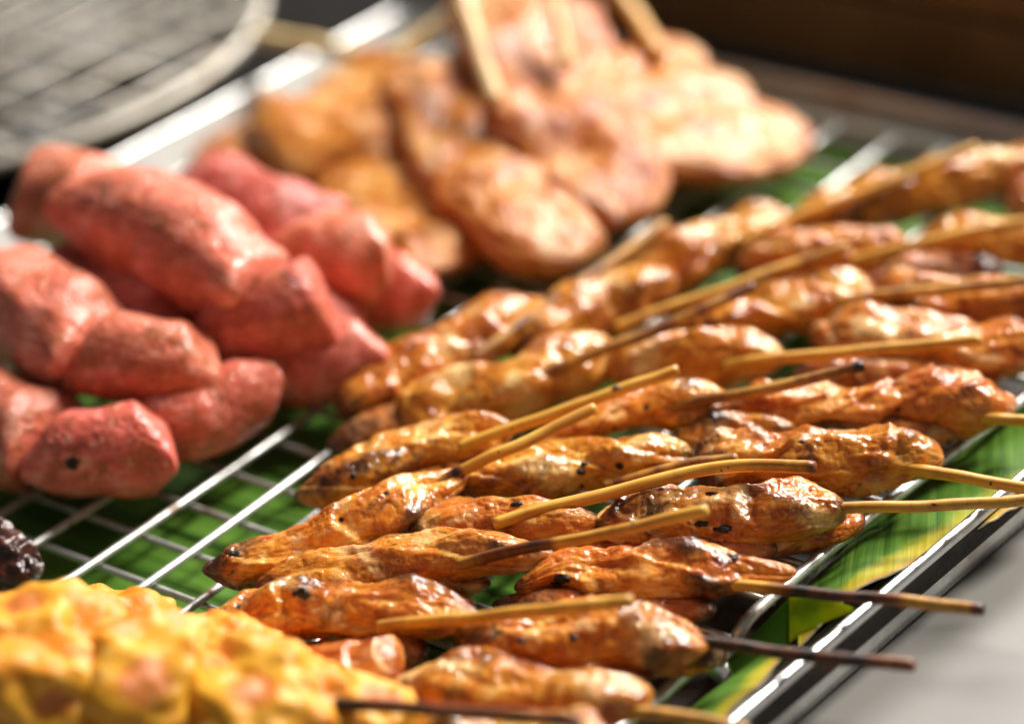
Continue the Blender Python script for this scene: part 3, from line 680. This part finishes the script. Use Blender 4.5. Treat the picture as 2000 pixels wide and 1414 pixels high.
sausage('short sausage end resting on the rack by the skewer with dark stick', [(500, 700), (570, 708), (660, 708), (760, 692)], (11, 11, 11, 11), 150, 75, roll=.5, pillow=.3)
sausage('browned sausage in the middle of the pile, joined to the drooping link', [(-60, 590), (50, 615), (130, 645), (215, 672)], (29, 29, 28, 27), 208, 76, roll=.2, lump=.42)
sausage('sausage link with a drooping tip continuing the browned one', [(165, 690), (250, 708), (340, 716), (428, 705)], (25, 25, 24, 23), 148, 84, roll=-.3, pillow=.35, lump=.45)
sausage('lowest sausage with a tapering pink nose and one black spot', [(85, 872), (160, 885), (250, 888), (340, 870)], (13, 13, 13, 13), 164, 77, pillow=.4)
sausage('low sausage link behind the one with black spot', [(-80, 800), (0, 825), (110, 852)], (14, 14, 14), 190, 85)
sausage('wrinkled sausage end tilted against its neighbours above the green leaf', [(290, 815), (350, 825), (410, 815), (475, 782), (530, 738)], (12, 12, 12, 14, 16), 134, 78, roll=.6, lump=.45)
sausage('sausage hidden low in the pile behind the browned one', [(70, 545), (160, 575), (260, 620), (370, 660)], (20, 20, 20, 20), 170, 79)
sausage('sausage end squeezed into the middle of the pile under three others', [(420, 570), (520, 600), (600, 630), (680, 648)], (13, 13, 13, 13), 140, 80)

# ------------------------------------------------------------------ fritters and charred morsel
import bmesh
def ico(sub):
    bm = bmesh.new(); bmesh.ops.create_icosphere(bm, subdivisions=sub, radius=1)
    V = np.array([v.co[:] for v in bm.verts]); F = [[v.index for v in f.verts] for f in bm.faces]; bm.free(); return V, F
ICO, ICOF = ico(6)
FG = 'golden fritters heaped beside the skewers'
def fritter(label, px, z, rad, seed, rings, nb=150):
    c = at(*px, z); rs = np.random.RandomState(seed)
    N = ICO; rx, ry, rz = np.array(rad) / 1000
    base = N * np.array([rx, ry, rz])
    tocam = (CAM - c) / np.linalg.norm(CAM - c)
    d = .16 * perlin(N * 1.6 + seed) + .10 * perlin(N * 3.5 + seed)
    rim = np.zeros(len(N)); core = np.zeros(len(N))
    B = rs.normal(size=(nb, 3)); B /= np.linalg.norm(B, axis=1)[:, None]
    bumps = np.zeros(len(N))
    for q in B:
        ang = np.arccos(np.clip(N @ q, -1, 1)); w = rs.uniform(.10, .17)
        bumps = bumps + (rs.uniform(.05, .13) * np.exp(-(ang / w) ** 2)) ** 2.5
    bumps = bumps ** .4
    for (ox, oy, size) in rings:
        # a ring seen from above: pixel offset from the fritter's centre
        dirw = at(px[0] + ox, px[1] + oy, z + rad[2] * .75) - c; q = dirw / np.linalg.norm(dirw)
        ang = np.arccos(np.clip(N @ q, -1, 1)) + .06 * perlin(N * 5 + seed)
        bumps = np.where(ang < size * 1.25, bumps * sstep(size * .9, size * 1.25, ang), bumps)
        bumps = bumps + .05 * np.exp(-((ang - size * .85) / (size * .38)) ** 2) + .02 * np.exp(-(ang / (size * .3)) ** 2)
        rim = np.maximum(rim, np.exp(-((ang - size * .85) / (size * .45)) ** 2)); core = np.maximum(core, sstep(size * .62, size * .35, ang))
    P = c + base * (1 + d + bumps)[:, None]
    o = meshobj('fritter', P, ICOF, M_FRIT, attrs={'rim': np.clip(rim, 0, 1) * .6, 'core': core * .9}); tag(o, label, 'fritter', FG)
fritter('golden fritter with a yellow bump and pale crater, furthest along the heap from the skewers', (60, 1330), 24, (27, 24, 17), 81, [(-10, -110, .34), (30, 20, .3)])
fritter('golden fritter with a large yellow ring around an orange centre', (275, 1370), 20, (23, 21, 17), 82, [(0, -50, .5)])
fritter('golden fritter with a yellow ring and pink centre beside the skewers', (500, 1400), 17, (23, 20, 15), 83, [(-10, -60, .48)])
fritter('small yellow fritter nub by the blackened stick', (690, 1420), 13, (14, 14, 10), 84, [(30, -60, .6)], nb=70)
fritter('golden fritter behind the yellow bumped one, touching the bare wires', (200, 1260), 10, (19, 17, 11), 85, [], nb=120)
fritter('golden fritter whose pale crest rises beside the skewer with the black flake', (420, 1320), 11, (18, 17, 11), 86, [], nb=120)
P, F, A = meat_mesh(np.array([at(-60, 1060, 6), at(0, 1080, 7), at(72, 1130, 5)]), .0070, .0058, 91, lump=1.4, char=1.2)
tag(meshobj('charred_morsel', P, F, M_CHARRED, attrs=A), 'nearly black charred meat morsel on the rack above the fritters', 'meat')

# ------------------------------------------------------------------ round grill on the far left
gz = .010
gc = np.array([-.3717, .1123]); GR = .1197
grill = empty('charcoal_grill', (gc[0], gc[1], Z_TABLE)); tag(grill, 'round black charcoal grill on the table beside the tray', 'grill')
def lathe(prof, n=72):
    V = []; 
    for r, z in prof: V += [[gc[0] + r * math.cos(t), gc[1] + r * math.sin(t), z] for t in np.arange(n) / n * 2 * np.pi]
    return np.array(V), ringfaces(len(prof), n)
V, F = lathe([(.0001, Z_TABLE), (.095, Z_TABLE), (.106, Z_TABLE + .006), (.1145, gz - .006), (.1145, gz - .0045), (.1115, gz - .0045), (.1105, gz - .008), (.100, Z_TABLE + .009), (.0001, Z_TABLE + .007)])
meshobj('bowl', V, F, M_BASIN, grill)
# ash covered charcoal bed: one heap of lumps
V0, F0 = ico(3); AV = []; AF = []; rs = np.random.RandomState(5)
for k in range(130):
    rr = .093 * math.sqrt(rs.uniform()); t = rs.uniform(0, 6.28); s = rs.uniform(.007, .014)
    c = np.array([gc[0] + rr * math.cos(t), gc[1] + rr * math.sin(t), Z_TABLE + .0105 + rs.uniform(-.003, .003)])
    q = V0 * s * np.array([rs.uniform(.8, 1.3), rs.uniform(.8, 1.3), rs.uniform(.5, .75)]) * (1 + .3 * perlin(V0 * 1.8 + k * 3.3))[:, None] + c
    AF += [[i + len(AV) * len(V0) for i in f] for f in F0]; AV.append(q)
tag(meshobj('charcoal_ash', np.vstack(AV), AF, M_ASH), 'grey ash covered charcoal filling the round grill', 'charcoal', kind='stuff')
grate = empty('grill_grate', (gc[0], gc[1], gz)); tag(grate, 'round wire grate with thick pale rim lying on the charcoal grill', 'grate')
t = np.arange(96) / 96 * 2 * np.pi
C = np.stack([gc[0] + GR * np.cos(t), gc[1] + GR * np.sin(t), np.full_like(t, gz)], 1); C = np.vstack([C, C[:1]])
V, F = tube(C, .0023, 10, cap=False); meshobj('rim', V, F, M_GRATE, grate)
for k in range(-5, 6):
    h = math.sqrt(GR ** 2 - (k * .0215) ** 2)
    V, F = tube(np.array([[gc[0] + k * .0215, gc[1] - h, gz], [gc[0] + k * .0215, gc[1] + h, gz]]), .0012, 8); meshobj('wire', V, F, M_GRATE, grate)
    V, F = tube(np.array([[gc[0] - h, gc[1] + k * .0215, gz - .0016], [gc[0] + h, gc[1] + k * .0215, gz - .0022]]), .0012, 8); meshobj('wire', V, F, M_GRATE, grate)

# ------------------------------------------------------------------ char flakes and pepper stuck on the food
from mathutils.bvhtree import BVHTree
M_FLAKE = plain('char', (.006, .005, .004), (.022, .014, .010), 600, .45)
def flake(starts, px, size, flat=.28, part='meat', seed=0, name='char_flake'):
    root = [o for o in COL.objects if o.get('label', '').startswith(starts)][0]
    host = root if root.type == 'MESH' else [c for c in root.children if c.name.split('.')[0] == part][0]
    org = parent_loc(host)
    bv = BVHTree.FromPolygons([v.co + Vector(org) for v in host.data.vertices], [tuple(p.vertices) for p in host.data.polygons])
    d = Vector(RM @ camdir(*px)).normalized(); hit, nrm, _, _ = bv.ray_cast(Vector(CAM), d)
    if hit is None: print('flake missed', starts, px); return
    V0, F0 = ico(3); q = V0 * (1 + .9 * perlin(V0 * 2.3 + seed * 3.1))[:, None] * np.array([size[0], size[1], min(size) * flat]) * .80 / 2000
    z = np.array(nrm); x = np.cross(RM @ np.array([0, 1., 0]), z); x /= np.linalg.norm(x); y = np.cross(z, x)
    meshobj(name, np.array(hit) + q @ np.array([x, y, z]), F0, M_FLAKE, root)
flake('pork skewer with one black charred flake', (590, 1160), (5.5, 2.6), seed=1)
for k_, p_ in enumerate([(1141, 907), (1135, 921), (1210, 909)]): flake('pork skewer with three black pepper', p_, (2.3, 2.0), .7, seed=2 + k_, name='pepper_speck')
flake('pork skewer whose clean stick', (1203, 757), (2.4, 1.6), .3, 'stick', 6, 'black_speck')
for k_, (p_, sz) in enumerate([((1412, 1032), (5, 2.4)), ((1370, 1022), (4, 1.8)), ((1390, 962), (4, 1.6))]): flake('glossy pork skewer', p_, sz, seed=10 + k_)
for k_, (p_, sz) in enumerate([((1090, 1130), (6, 3)), ((1440, 1086), (7, 1.8)), ((1490, 1090), (5, 1.5))]): flake('dark red glazed', p_, sz, seed=20 + k_)
flake('thick pork skewer', (1121, 1245), (2.0, 1.8), .6, seed=30); flake('thick pork skewer', (1018, 1250), (1.8, 1.4), .6, seed=31)
flake('broad pork skewer with crackled', (1412, 888), (5, 2.4), seed=32); flake('broad pork skewer with crackled', (1565, 862), (3.5, 1.4), seed=33)
flake('narrow pork skewer with a crisp', (460, 1080), (6, 2.2), seed=34); 
flake('lowest sausage', (142, 903), (4.2, 3.4), .5, seed=36, name='black_spot')
flake('pork skewer whose clean stick', (690, 930), (1.6, 2.4), .5, seed=37); flake('pork skewer with an orange end knob', (1010, 985), (4, 2), .5, seed=38)
